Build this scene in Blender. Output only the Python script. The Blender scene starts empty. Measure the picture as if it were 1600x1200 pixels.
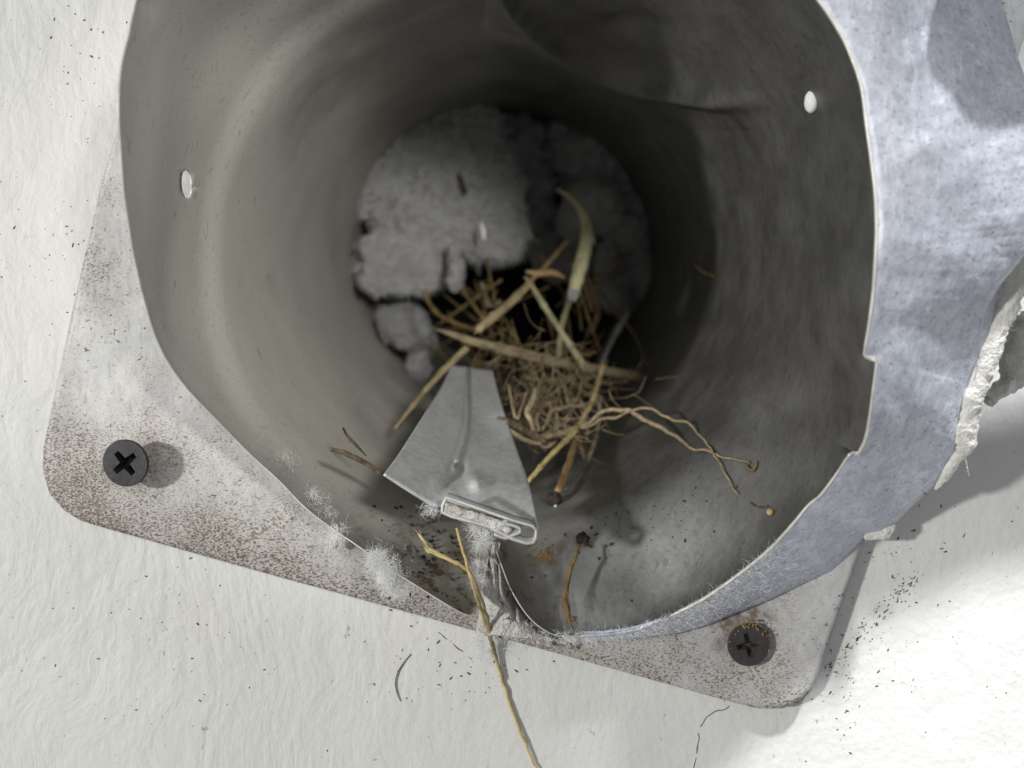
import bpy, bmesh, math, random
from mathutils import Vector, Matrix, noise
random.seed(11)
R = math.radians
SC = bpy.context.scene
COL = SC.collection

# ------------------------------------------------------------------ camera
D = 0.150                       # camera stands 15 cm off the wall
F = 1331.0                      # focal length in photo pixels (1600 wide)
cam_d = bpy.data.cameras.new('camera')
cam = bpy.data.objects.new('camera', cam_d); COL.objects.link(cam)
cam_d.sensor_width = 36.0
cam_d.lens = 36.0 * F / 1600.0
cam_d.clip_start = 0.001; cam_d.clip_end = 50
cam.location = (0, -D, 0); cam.rotation_euler = (R(90), 0, 0)
cam_d.dof.use_dof = True
cam_d.dof.focus_distance = 0.141
cam_d.dof.aperture_fstop = 14.0
SC.camera = cam

# ------------------------------------------------------------------ light
W = bpy.data.worlds.new('World'); SC.world = W; W.use_nodes = True
bg = W.node_tree.nodes['Background']
bg.inputs['Color'].default_value = (0.95, 0.97, 1.0, 1)
bg.inputs['Strength'].default_value = 0.28
SC.view_settings.view_transform = 'Standard'
SC.view_settings.look = 'None'
SC.view_settings.exposure = 0.0
SC.view_settings.gamma = 1.0
def lamp(name, loc, target, power, size, col, half=None, blend=0.5):
    if half:
        l = bpy.data.lights.new(name, 'SPOT'); l.shadow_soft_size = size / 2; l.spot_size = R(half * 2); l.spot_blend = blend
    else:
        l = bpy.data.lights.new(name, 'AREA'); l.shape = 'DISK'; l.size = size
    l.energy = power; l.color = col
    o = bpy.data.objects.new(name, l); COL.objects.link(o)
    o.location = loc
    o.rotation_euler = (Vector(target) - Vector(loc)).to_track_quat('-Z', 'Y').to_euler()
    return o
lamp('torch_light', (-0.62, -0.55, 0.085), (0, 0, 0), 4.95, 0.05, (1.0, 0.985, 0.95))  # A
lamp('upper_right_spot', (0.23, -0.235, 0.52), (0.102, 0, -0.104), 37.0, 0.045, (0.95, 0.97, 1.0), 9.0, 0.85)  # spot from upper right, cone narrowed to the bright right wall, not a window
lamp('duct_fill_spot', (0.062, -0.19, 0.062), (-0.025, 0.03, 0.025), 1.8, 0.04, (1.0, 0.98, 0.925), 17.3, 0.8)  # added fill spot by the camera, lifts the lint and left duct wall

# ------------------------------------------------------------------ helpers
def S(h): return (D - h) / F
def P(px, py, h=0.0):
    """point that stands h metres off the wall and is seen at photo pixel (px, py)"""
    s = S(h); return Vector(((px - 800) * s, -h, (600 - py) * s))
def mm(v): return v * 0.001
def thing(name, label, cat, group=None, loc=(0, 0, 0)):
    o = bpy.data.objects.new(name, None); COL.objects.link(o); o.location = loc
    o.empty_display_size = 0.01
    return tag(o, label, cat, group)
def tag(o, label, cat, group=None):
    o['label'] = label; o['category'] = cat
    if group: o['group'] = group
    return o
def obj(name, verts, faces, mat, parent=None, smooth=True, label=None, kind=None):
    me = bpy.data.meshes.new(name); me.from_pydata([tuple(v) for v in verts], [], faces); me.update()
    if smooth:
        for p in me.polygons: p.use_smooth = True
    if mat: me.materials.append(mat)
    o = bpy.data.objects.new(name, me); COL.objects.link(o)
    if parent: o.parent = parent
    if label: o['label'] = label
    if kind: o['kind'] = kind
    return o
def solid(o, t, off=1.0):
    m = o.modifiers.new('solid', 'SOLIDIFY'); m.thickness = t; m.offset = off; m.use_even_offset = False
    return o
def catmull(pts, n):
    """resample control points (tuples of any length) into about n points along a smooth curve"""
    pts = [tuple(map(float, p)) for p in pts]
    L = len(pts); out = []
    if L == 2:
        return [tuple(a + (b - a) * i / (n - 1) for a, b in zip(*pts)) for i in range(n)]
    seg = [math.dist(pts[i][:2], pts[i + 1][:2]) + 1e-6 for i in range(L - 1)]
    tot = sum(seg)
    for i in range(L - 1):
        p0 = pts[max(i - 1, 0)]; p1 = pts[i]; p2 = pts[i + 1]; p3 = pts[min(i + 2, L - 1)]
        k = max(1, int(round(n * seg[i] / tot)))
        for j in range(k):
            t = j / k
            out.append(tuple(0.5 * (2 * b + (c - a) * t + (2 * a - 5 * b + 4 * c - d) * t * t + (3 * b - a - 3 * c + d) * t ** 3)
                             for a, b, c, d in zip(p0, p1, p2, p3)))
    out.append(pts[-1]); return out
def linear(pts, step):
    out = []
    for a, b in zip(pts, pts[1:]):
        k = max(1, int(math.dist(a[:2], b[:2]) / step))
        for j in range(k): out.append(tuple(x + (y - x) * j / k for x, y in zip(a, b)))
    out.append(tuple(pts[-1])); return out
def sstep(a, b, x):
    t = min(1, max(0, (x - a) / (b - a))); return t * t * (3 - 2 * t)
def fbm(v, o=4): return noise.fractal(v, 1.0, 2.0, o)
def sweep(path, radii, seg=7, flat=1.0, V=None, Fc=None, ridges=0.0):
    """tube along 3D points; returns vertex and face lists"""
    V = [] if V is None else V; Fc = [] if Fc is None else Fc
    base = len(V); n = len(path); up = Vector((0.13, -1, 0.21)).normalized()
    for i, p in enumerate(path):
        t = (path[min(i + 1, n - 1)] - path[max(i - 1, 0)]).normalized()
        a = up - t * up.dot(t)
        if a.length < 1e-5: a = t.orthogonal()
        a.normalize(); up = a; b = t.cross(a)
        for k in range(seg):
            th = 2 * math.pi * k / seg; r = radii[i] * (1 + (ridges if k % 2 else -ridges))
            V.append(p + a * (math.cos(th) * r * flat) + b * (math.sin(th) * r))
        if i:
            for k in range(seg):
                q = (k + 1) % seg
                Fc.append((base + (i - 1) * seg + k, base + (i - 1) * seg + q, base + i * seg + q, base + i * seg + k))
    Fc.append(tuple(base + k for k in range(seg))[::-1]); Fc.append(tuple(base + (n - 1) * seg + k for k in range(seg)))
    return V, Fc
def ball(c, r, V, Fc, seg=14, ring=9, rough=0.12, sc=(1, 1, 1), sd=0.0):
    base = len(V); c = Vector(c)
    for j in range(ring + 1):
        ph = math.pi * j / ring
        for k in range(seg):
            th = 2 * math.pi * k / seg
            d = Vector((math.sin(ph) * math.cos(th), math.sin(ph) * math.sin(th), math.cos(ph)))
            q = 1 + rough * noise.noise(d * 2.3 + Vector((sd, sd * 2, 3)))
            V.append(c + Vector((d.x * sc[0], d.y * sc[1], d.z * sc[2])) * (r * q))
    for j in range(ring):
        for k in range(seg):
            q = (k + 1) % seg
            Fc.append((base + j * seg + k, base + (j + 1) * seg + k, base + (j + 1) * seg + q, base + j * seg + q))
    return V, Fc

# ------------------------------------------------------------------ materials
def mat(name):
    m = bpy.data.materials.new(name); m.use_nodes = True
    nt = m.node_tree; b = nt.nodes['Principled BSDF']
    return m, nt, b
def nd(nt, t, **kw):
    n = nt.nodes.new(t)
    for k, v in kw.items():
        if k in n.inputs.keys(): n.inputs[k].default_value = v
        else: setattr(n, k, v)
    return n
def coords(nt, scale=(1, 1, 1), rot=(0, 0, 0)):
    g = nd(nt, 'ShaderNodeNewGeometry')
    mp = nd(nt, 'ShaderNodeMapping'); mp.inputs['Scale'].default_value = scale; mp.inputs['Rotation'].default_value = rot
    nt.links.new(g.outputs['Position'], mp.inputs['Vector']); return mp.outputs[0]
def noi(nt, vec, scale, detail=4, rough=0.55, dist=0.0):
    n = nd(nt, 'ShaderNodeTexNoise'); n.inputs['Scale'].default_value = scale; n.inputs['Detail'].default_value = detail
    n.inputs['Roughness'].default_value = rough; n.inputs['Distortion'].default_value = dist
    nt.links.new(vec, n.inputs['Vector']); return n.outputs['Fac']
def ramp(nt, fac, stops):
    r = nd(nt, 'ShaderNodeValToRGB'); e = r.color_ramp.elements
    while len(e) < len(stops): e.new(0.5)
    for el, (p, c) in zip(e, stops):
        el.position = p; el.color = (c, c, c, 1) if isinstance(c, (int, float)) else (*c, 1)
    nt.links.new(fac, r.inputs['Fac']); return r.outputs['Color']
def mix(nt, fac, a, b, mode='MIX'):
    m = nd(nt, 'ShaderNodeMix'); m.data_type = 'RGBA'; m.blend_type = mode
    for s, v in ((m.inputs['Factor'], fac), (m.inputs['A'], a), (m.inputs['B'], b)):
        s = s if not isinstance(s, str) else s
    def put(sock, v):
        if isinstance(v, bpy.types.NodeSocket): nt.links.new(v, sock)
        elif isinstance(v, (int, float)): sock.default_value = v
        else: sock.default_value = (*v, 1)
    put(m.inputs[0], fac); put(m.inputs[6], a); put(m.inputs[7], b)
    return m.outputs[2]
def math_(nt, op, a, b=0.0, clamp=False):
    m = nd(nt, 'ShaderNodeMath'); m.operation = op; m.use_clamp = clamp
    for i, v in enumerate((a, b)):
        if isinstance(v, bpy.types.NodeSocket): nt.links.new(v, m.inputs[i])
        else: m.inputs[i].default_value = v
    return m.outputs[0]
def bump(nt, b, hs, dist=0.0004):
    """hs: list of (height socket, strength); chained bumps"""
    prev = None
    for h, s in hs:
        n = nd(nt, 'ShaderNodeBump'); n.inputs['Strength'].default_value = s; n.inputs['Distance'].default_value = dist
        nt.links.new(h, n.inputs['Height'])
        if prev: nt.links.new(prev, n.inputs['Normal'])
        prev = n.outputs['Normal']
    nt.links.new(prev, b.inputs['Normal'])
def grad(nt, ax, lo, hi, plus=None):
    """0..1 ramp of a world coordinate combination ax=(x,y,z)"""
    g = nd(nt, 'ShaderNodeNewGeometry'); v = nd(nt, 'ShaderNodeVectorMath'); v.operation = 'DOT_PRODUCT'
    nt.links.new(g.outputs['Position'], v.inputs[0]); v.inputs[1].default_value = ax
    m = nd(nt, 'ShaderNodeMapRange'); m.inputs['From Min'].default_value = lo; m.inputs['From Max'].default_value = hi
    nt.links.new(v.outputs['Value'], m.inputs['Value']); return m.outputs[0]
def flecks(nt, size, thr, seed, stretch=2.2, rot=0.5, soft=0.05):
    """mask (1 on flecks): small drawn-out specks from a stretched noise"""
    v = coords(nt, (1, 1, stretch), (0, rot, 0)); 
    g = nd(nt, 'ShaderNodeVectorMath'); g.operation = 'ADD'; g.inputs[1].default_value = (seed, seed * 1.7, seed * .6)
    nt.links.new(v, g.inputs[0])
    n = noi(nt, g.outputs[0], size, 2, 0.6, 0.6)
    return ramp(nt, n, [(thr, 0.0), (thr + soft, 1.0)])

# painted wall
M_wall, nt, b = mat('white_wall_paint')
v0 = coords(nt)
def warped(scale, rot, amt):
    w = nd(nt, 'ShaderNodeTexNoise'); w.inputs['Scale'].default_value = 22; w.inputs['Detail'].default_value = 2; nt.links.new(v0, w.inputs['Vector'])
    a_ = nd(nt, 'ShaderNodeVectorMath'); a_.operation = 'MULTIPLY_ADD'; nt.links.new(w.outputs['Color'], a_.inputs[0]); a_.inputs[1].default_value = (amt, amt, amt); nt.links.new(v0, a_.inputs[2])
    mp = nd(nt, 'ShaderNodeMapping'); mp.inputs['Scale'].default_value = scale; mp.inputs['Rotation'].default_value = rot; nt.links.new(a_.outputs[0], mp.inputs['Vector']); return mp.outputs[0]
v1 = warped((1, 1, 0.36), (0, R(-28), 0), 0.035); v2 = warped((1, 1, 0.22), (0, R(8), 0), 0.02)
tone = noi(nt, v0, 26, 4); c = mix(nt, ramp(nt, tone, [(0.3, 0.0), (0.75, 1.0)]), (0.69, 0.69, 0.66), (0.77, 0.77, 0.735))
pink = ramp(nt, noi(nt, v0, 34, 3), [(0.6, 0.0), (0.8, 0.35)])
c = mix(nt, pink, c, (0.68, 0.61, 0.57))
fl = flecks(nt, 620, 0.70, 3.1, 0.7, 0.9, 0.05); patch = ramp(nt, noi(nt, v0, 60, 3), [(0.47, 0.0), (0.62, 1.0)])
c = mix(nt, math_(nt, 'MULTIPLY', fl, math_(nt, 'MULTIPLY', patch, 0.75)), c, (0.10, 0.085, 0.07))
nt.links.new(c, b.inputs['Base Color']); b.inputs['Roughness'].default_value = 0.62
gl = grad(nt, (-1, 0, 0.25), mm(-70), mm(70))
h1 = math_(nt, 'MULTIPLY', noi(nt, v1, 270, 4, 0.55, 0.3), math_(nt, 'ADD', 0.25, gl))
bump(nt, b, [(h1, 0.22), (noi(nt, v2, 430, 3, 0.55, 0.4), 0.10), (noi(nt, v0, 90, 3), 0.26), (noi(nt, v0, 700, 4), 0.10)], 0.0016)
fine = ramp(nt, noi(nt, v2, 520, 3, 0.5), [(0.35, 0.0), (0.65, 1.0)])

def metal(name, base, dark, metallic, rough, speck=0.0, dust_light=None, seed=0.0, dirt=0.0, dirtcol=(0.10, 0.075, 0.05), bumps=0.25, mott=1.0):
    m, nt, b = mat(name)
    v0 = coords(nt); vs = coords(nt, (1, 1, 0.25), (0, R(35), 0))
    a = noi(nt, v0, 55 * mott, 6, 0.68); f = noi(nt, coords(nt, (1, 1, 0.55), (0, R(35), 0)), 650, 4, 0.65)
    c = mix(nt, ramp(nt, a, [(0.33, 0.0), (0.68, 1.0)]), dark, base)
    c = mix(nt, ramp(nt, f, [(0.35, 0.0), (0.7, 0.55)]), c, tuple(min(1, x * 1.25) for x in base))
    c = mix(nt, math_(nt, 'MULTIPLY', ramp(nt, noi(nt, vs, 950, 3), [(0.58, 0.0), (0.70, 1.0)]), 0.35), c, tuple(x * .55 for x in dark))
    met = None
    if dust_light:
        dcol, lo, hi = dust_light
        dm = math_(nt, 'ADD', math_(nt, 'MULTIPLY', noi(nt, v0, 38, 5, 0.6), 0.6), math_(nt, 'MULTIPLY', grad(nt, (-0.98, 0, -0.12), mm(-35), mm(45)), 0.6 if name.startswith('dusty') else 0.25))  # random dust plus a leftward ramp painting light on the duct's left wall
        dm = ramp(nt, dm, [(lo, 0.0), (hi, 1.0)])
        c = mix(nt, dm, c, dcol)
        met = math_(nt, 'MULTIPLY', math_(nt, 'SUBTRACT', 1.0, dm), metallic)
    if name.startswith('dusty'):
        g_ = nd(nt, 'ShaderNodeNewGeometry'); dn = nd(nt, 'ShaderNodeVectorMath'); dn.operation = 'DISTANCE'
        nt.links.new(g_.outputs['Position'], dn.inputs[0]); dn.inputs[1].default_value = P(700, 890, mm(6))
        mr = nd(nt, 'ShaderNodeMapRange'); mr.inputs['From Min'].default_value = mm(22); mr.inputs['From Max'].default_value = mm(6); nt.links.new(dn.outputs['Value'], mr.inputs['Value'])
        dm2 = math_(nt, 'MULTIPLY', mr.outputs[0], ramp(nt, noi(nt, v0, 170, 5, 0.65), [(0.38, 0.0), (0.62, 1.0)]))
        c = mix(nt, math_(nt, 'MULTIPLY', dm2, 0.75), c, (0.30, 0.255, 0.18))
        dm3 = math_(nt, 'MULTIPLY', mr.outputs[0], ramp(nt, noi(nt, v0, 330, 4, 0.65), [(0.56, 0.0), (0.63, 1.0)]))
        c = mix(nt, math_(nt, 'MULTIPLY', dm3, 0.8), c, (0.09, 0.065, 0.045))
        hs_ = flecks(nt, 900, 0.66, 3.3, 0.3, -0.5, 0.06)
        c = mix(nt, math_(nt, 'MULTIPLY', hs_, 0.4), c, (0.10, 0.10, 0.105))
    if name.startswith('scuffed'):
        for rt, sd_ in ((R(62), 2.1), (R(40), 6.6)):
            vv = coords(nt, (1, 1, 0.10), (0, rt, 0)); g2 = nd(nt, 'ShaderNodeVectorMath'); g2.operation = 'ADD'; g2.inputs[1].default_value = (sd_, sd_, sd_); nt.links.new(vv, g2.inputs[0])
            sc_ = ramp(nt, noi(nt, g2.outputs[0], 900, 2, 0.5), [(0.67, 0.0), (0.71, 1.0)])
            c = mix(nt, math_(nt, 'MULTIPLY', sc_, 0.55), c, (0.86, 0.88, 0.92))
        gr = ramp(nt, noi(nt, v0, 520, 5, 0.75), [(0.36, 0.0), (0.64, 1.0)])
        c = mix(nt, 0.4, c, mix(nt, gr, tuple(x * .72 for x in dark), tuple(min(1, x * 1.2) for x in base)))
    if speck:
        c = mix(nt, math_(nt, 'MULTIPLY', flecks(nt, 1150, 0.60, seed + 1, 1.6, 0.6, 0.06), speck), c, dirtcol)
    if dirt:
        # brown dirt and rust specks gather on the lower half of the piece
        g = grad(nt, (-0.35, 0, -0.94), mm(24), mm(54))
        pm = ramp(nt, math_(nt, 'ADD', math_(nt, 'MULTIPLY', g, 0.55), math_(nt, 'MULTIPLY', noi(nt, v0, 75, 4), 0.9)), [(0.38, 0.0), (0.94, 1.0)])
        sm = ramp(nt, math_(nt, 'ADD', noi(nt, coords(nt, (1, 1, 1.9), (0, R(18), 0)), 2100, 3, 0.62, 0.4), math_(nt, 'MULTIPLY', pm, 0.17)), [(0.60, 0.0), (0.69, 1.0)])
        c = mix(nt, math_(nt, 'MULTIPLY', pm, 0.5), c, (0.40, 0.335, 0.265))
        sm2 = flecks(nt, 850, 0.655, seed + 7, 1.8, 0.3, 0.05)
        c = mix(nt, math_(nt, 'MULTIPLY', math_(nt, 'MAXIMUM', math_(nt, 'MULTIPLY', sm, math_(nt, 'ADD', pm, 0.35, True)), sm2), dirt), c, dirtcol)
        for cx_, cy_, r0_, r1_, st_ in ((1164, 986, 4.2, 7.0, 0.85), (215, 730, 4.0, 6.5, 0.35), (860, 1000, 3, 9, 0.6)):
            g_ = nd(nt, 'ShaderNodeNewGeometry'); dn = nd(nt, 'ShaderNodeVectorMath'); dn.operation = 'DISTANCE'
            nt.links.new(g_.outputs['Position'], dn.inputs[0]); dn.inputs[1].default_value = P(cx_, cy_, mm(2))
            mr = nd(nt, 'ShaderNodeMapRange'); mr.inputs['From Min'].default_value = mm(r1_); mr.inputs['From Max'].default_value = mm(r0_); nt.links.new(dn.outputs['Value'], mr.inputs['Value'])
            k_ = math_(nt, 'MULTIPLY', mr.outputs[0], ramp(nt, noi(nt, v0, 420, 5, 0.7), [(0.38, 0.0), (0.6, st_)]))
            c = mix(nt, k_, c, (0.13, 0.085, 0.045))
        met = math_(nt, 'MULTIPLY', math_(nt, 'SUBTRACT', 1.0, sm), metallic)
    nt.links.new(c, b.inputs['Base Color'])
    if met is not None: nt.links.new(met, b.inputs['Metallic'])
    else: b.inputs['Metallic'].default_value = metallic
    rr = ramp(nt, noi(nt, v0, 120, 4), [(0.3, rough - 0.1), (0.7, rough + 0.12)])
    nt.links.new(rr, b.inputs['Roughness'])
    bump(nt, b, [(f, bumps), (a, 0.3)], 0.0003)
    return m
M_plate = metal('oxidised_plate_metal', (0.575, 0.575, 0.56), (0.46, 0.46, 0.46), 0.12, 0.6, dirt=0.9, seed=2)
M_pipe = metal('dusty_leftlit_duct_metal', (0.255, 0.255, 0.25), (0.20, 0.20, 0.195), 0.92, 0.52, speck=0.2, mott=0.6, dust_light=((0.45, 0.44, 0.395), 0.41, 0.84), seed=5, bumps=0.2)  # dust tone here also carries painted light on the left side
M_lip = metal('scuffed_bluish_metal', (0.62, 0.64, 0.71), (0.45, 0.47, 0.55), 0.22, 0.5, speck=0.6, seed=9, dirtcol=(0.25, 0.26, 0.30), bumps=0.8, mott=3.4)
M_flap = metal('dull_grey_metal', (0.46, 0.465, 0.47), (0.35, 0.355, 0.36), 0.3, 0.55, speck=0.15, dust_light=((0.40, 0.38, 0.32), 0.55, 0.85), seed=4, bumps=0.15)
M_shade = metal('shade_brown_metal', (0.15, 0.14, 0.13), (0.09, 0.083, 0.075), 0.3, 0.6, bumps=0.2)  # unused dark brown, mixed to stand for shade beside the lip
M_cut = metal('cut_bright_metal', (0.66, 0.65, 0.60), (0.50, 0.49, 0.45), 0.3, 0.45, bumps=0.3)
M_screw = metal('blackened_steel', (0.055, 0.053, 0.054), (0.026, 0.025, 0.027), 0.55, 0.42, dust_light=((0.17, 0.16, 0.15), 0.60, 0.78), bumps=0.25)
M_rust = metal('rusty_blackened_steel', (0.085, 0.078, 0.072), (0.04, 0.037, 0.035), 0.45, 0.55, dust_light=((0.24, 0.17, 0.10), 0.55, 0.75), bumps=0.4)

def plain(name, c1, c2, scale, rough=0.8, bscale=None, bstr=0.3, sub=0.0, specks=None, stretch=(1, 1, 1)):
    m, nt, b = mat(name); v = coords(nt, stretch)
    c = mix(nt, ramp(nt, noi(nt, v, scale, 5, 0.6), [(0.32, 0.0), (0.68, 1.0)]), c1, c2)
    if specks: c = mix(nt, math_(nt, 'MULTIPLY', flecks(nt, specks[0], specks[1], 4.2, 1.5, 0.4, 0.05), 0.85), c, specks[2])
    nt.links.new(c, b.inputs['Base Color']); b.inputs['Roughness'].default_value = rough
    b.inputs['Specular IOR Level'].default_value = 0.25
    if bscale: bump(nt, b, [(noi(nt, v, bscale, 5, 0.65), bstr), (noi(nt, v, bscale * 4, 3), bstr * .6)], 0.0012)
    return m
M_caulk = plain('aged_white_caulk', (0.62, 0.60, 0.55), (0.80, 0.79, 0.76), 120, 0.7, 260, 0.5)
M_fill = plain('cracked_white_filler', (0.52, 0.49, 0.44), (0.80, 0.79, 0.76), 160, 0.85, 420, 0.8, specks=(620, 0.66, (0.10, 0.085, 0.07)))
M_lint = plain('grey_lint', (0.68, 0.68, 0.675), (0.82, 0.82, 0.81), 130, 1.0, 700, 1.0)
M_lintd = plain('darker_grey_lint', (0.54, 0.54, 0.55), (0.70, 0.70, 0.71), 130, 1.0, 700, 1.0)  # darker tone for some of the lint clumps
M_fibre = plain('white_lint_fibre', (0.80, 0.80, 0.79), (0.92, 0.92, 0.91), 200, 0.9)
M_lfibre = plain('grey_lint_fibre', (0.66, 0.66, 0.66), (0.80, 0.80, 0.80), 200, 1.0)
ST = (1, 1, 1)
M_straw = plain('dry_tan_straw', (0.20, 0.155, 0.08), (0.43, 0.35, 0.205), 300, 0.55, 900, 0.3)
M_gold = plain('golden_straw', (0.46, 0.34, 0.13), (0.74, 0.61, 0.30), 420, 0.55, 900, 0.25)
M_pale = plain('pale_green_straw', (0.62, 0.60, 0.34), (0.74, 0.72, 0.46), 220, 0.5, 700, 0.15)
M_dull = plain('dull_brown_straw', (0.17, 0.135, 0.08), (0.36, 0.30, 0.185), 260, 0.7, 900, 0.4)
M_olive = plain('olive_stem', (0.34, 0.33, 0.19), (0.50, 0.47, 0.29), 300, 0.6, 800, 0.3)
M_amber = plain('orange_brown_straw', (0.26, 0.17, 0.075), (0.44, 0.31, 0.15), 300, 0.6, 800, 0.3)
M_root = plain('pale_brown_root', (0.27, 0.205, 0.12), (0.52, 0.425, 0.28), 600, 0.75, 900, 0.5)
M_twig = plain('weathered_brown_twig', (0.07, 0.05, 0.035), (0.30, 0.23, 0.15), 700, 0.85, 900, 0.6)
M_dark = plain('dark_brown_debris', (0.035, 0.025, 0.02), (0.12, 0.08, 0.05), 500, 0.9, 700, 0.5)
M_brown = plain('brown_stem', (0.12, 0.075, 0.035), (0.26, 0.18, 0.085), 400, 0.7, 800, 0.4)
M_bead = plain('dark_seed_head', (0.05, 0.042, 0.035), (0.15, 0.12, 0.09), 900, 0.8, 1200, 0.8)
M_void = plain('depth_black', (0.012, 0.012, 0.012), (0.02, 0.02, 0.02), 100, 0.95)  # near-black that paints in the darkness deep in the duct

# ------------------------------------------------------------------ wall with the duct hole
def axis(h):
    a = P(780, 400, mm(37)); d = P(790, 400, mm(-133)); t = (mm(37) - h) / mm(170)
    return Vector((a.x + (d.x - a.x) * t, -h, a.z + (d.z - a.z) * t))
c0 = axis(0.0)
# ------------------------------------------------------------------ vent pipe
vent = thing('vent_duct', 'open torn metal duct packed with grey lint and straw on the white wall', 'vent duct')

rim_l = [(213, 0, 37), (203, 50, 38), (192, 95, 39), (187, 135, 40), (186, 175, 40), (188, 215, 39), (193, 290, 37), (200, 340, 35), (212, 410, 31),
         (232, 480, 26), (260, 540, 21), (305, 600, 15), (355, 655, 11), (400, 704, 8.5), (440, 744, 7.5), (480, 789, 7), (520, 823, 7), (560, 852, 9), (600, 882, 9.5),
         (650, 914, 10.5), (700, 945, 11), (722, 957, 11), (736, 960, 10.5), (746, 948, 9), (751, 926, 6.5), (759, 885, 3), (769, 843, -0.5)]
rim_v = [(769, 843, -0.5), (777, 862, 2), (785, 885, 4), (800, 922, 7), (824, 960, 7.5), (850, 983, 7.5), (880, 993, 7), (950, 990, 6.5), (1000, 981, 7), (1050, 961, 8), (1100, 936, 10),
         (1150, 901, 12.5), (1200, 861, 15.5), (1240, 818, 18.5), (1262, 791, 20), (1280, 776, 21.5), (1297, 755, 23)]
rim_n = [(1297, 755, 23), (1310, 736, 24), (1327, 711, 26), (1333, 707, 26), (1340, 711, 26), (1351, 692, 27.5), (1356, 675, 28.5), (1360, 645, 30), (1363, 615, 31), (1369, 572, 32), (1370, 562, 32.2), (1350, 556, 32.2), (1352, 540, 33)]
rim_t = [(1352, 540, 33), (1359, 500, 34), (1365, 450, 35), (1368, 400, 36), (1369, 350, 36), (1367, 300, 36), (1361, 250, 36), (1354, 200, 36), (1345, 135, 36), (1330, 90, 36), (1313, 52, 36), (1279, 0, 36),
         (1210, -80, 36), (1050, -165, 36), (850, -205, 36), (650, -195, 36), (450, -135, 36), (310, -70, 36), (248, -28, 36.5), (213, 0, 37)]
rim = catmull(rim_l, 300)[:-1] + catmull(rim_v, 190)[:-1] + linear(rim_n, 3.0)[:-1] + catmull(rim_t, 500)[:-1]
N = len(rim)
rim3 = [P(x, y, mm(h)) for x, y, h in rim]
def smoothed(win):
    out = []
    for i in range(N):
        acc = [0, 0, 0]; tw = 0
        for d in range(-win, win + 1):
            w = win + 1 - abs(d); p = rim[(i + d) % N]; tw += w
            for m in range(3): acc[m] += p[m] * w
        out.append(tuple(v / tw for v in acc))
    return out
vgap = [i for i, (x, y, h) in enumerate(rim) if 690 < x < 900 and y > 800]
rim_s = smoothed(34)

crease = catmull([(770, -60), (800, 0), (860, 55), (940, 108), (1000, 130), (1060, 139), (1130, 150), (1195, 163)], 240)
def pdist(x, y, line):
    return min(math.hypot(x - a[0], y - a[1]) for a in line)
def proj(p):
    s = (D + p.y) / F; return 800 + p.x / s, 600 - p.z / s
vset = set(vgap)
rs = []; ang_s = []
for i, (x, y, h) in enumerate(rim_s):
    q = P(x, y, mm(h)); a = axis(mm(h)); rs.append(math.hypot(q.x - a.x, q.z - a.z)); ang_s.append(math.atan2(q.z - a.z, q.x - a.x))
NR = 96
HD = mm(-235)
V, Fc = [], []
ang = []
for i, p in enumerate(rim3):
    a = axis(-p.y); ang.append(math.atan2(p.z - a.z, p.x - a.x))
for i, p in enumerate(rim3):
    hR = -p.y; a = axis(hR); rr = math.hypot(p.x - a.x, p.z - a.z); th = ang[i]
    dth = (ang_s[i] - th + math.pi) % (2 * math.pi) - math.pi
    if i in vset: dth = 0
    leftness = sstep(0.15, 0.9, -math.cos(th - R(-12)))
    for j in range(NR):
        u = j / (NR - 1); u2 = u ** 1.75
        h = hR + (HD - hR) * u2
        r = mm(50.0) + (rr - mm(50.0)) * (1 - sstep(0, hR + mm(9), hR - h)) if j else rr
        # a joint ring: the sleeve ends and the slightly narrower duct begins
        r += leftness * mm(1.5) * (sstep(mm(-2), mm(5), h) - sstep(mm(14), mm(30), h))
        c = axis(h); tj = th + dth * sstep(0, mm(4), hR - h); lx, lz = math.cos(tj), math.sin(tj)
        sx_, sy_, sh_ = rim_s[i]
        if i not in vset:
            r += (rs[i] - rr) * sstep(0, mm(5), hR - h) * (1 - sstep(0, hR + mm(9), hR - h))
        w = Vector((lx * 50, h * 1000, lz * 50))
        r += mm(0.4) * fbm(w * 0.04, 2) * min(1, (hR - h) / mm(8))
        q = Vector((c.x + lx * r, -h, c.z + lz * r))
        px, py = proj(q)
        if 760 < px < 1230 and py < 200 and j:
            dd = pdist(px, py, crease)
            e = math.exp(-(dd / 13) ** 2) * 0.9 + 0.5 * math.exp(-(dd / 40) ** 2)
            fade = sstep(1215, 1120, px)
            r -= mm(2.6) * e * fade
            r += mm(2.2) * math.exp(-(math.hypot((px - 985 - (py - 38) * 1.2) / 46, (py - 38) / 18)) ** 2)
            q = Vector((c.x + lx * r, -h, c.z + lz * r))
        V.append(q)
holes = [(292, 288, 8, 23, R(4))]
for i in range(N):
    k = (i + 1) % N
    for j in range(NR - 1):
        q = (i * NR + j, i * NR + j + 1, k * NR + j + 1, k * NR + j)
        cpx, cpy = proj((V[q[0]] + V[q[2]]) / 2); cut = False
        for hx, hy, ax, ay, ro in holes:
            if abs(cpx - hx) < 40 and abs(cpy - hy) < 40:
                dx, dy = cpx - hx, cpy - hy
                ex = dx * math.cos(ro) - dy * math.sin(ro); ey = dx * math.sin(ro) + dy * math.cos(ro)
                if (ex / ax) ** 2 + (ey / ay) ** 2 < 1: cut = True
        if not cut: Fc.append(q)
PV = V
use = {}
for f in Fc:
    for v in f: use[v] = use.get(v, 0) + 1
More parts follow.
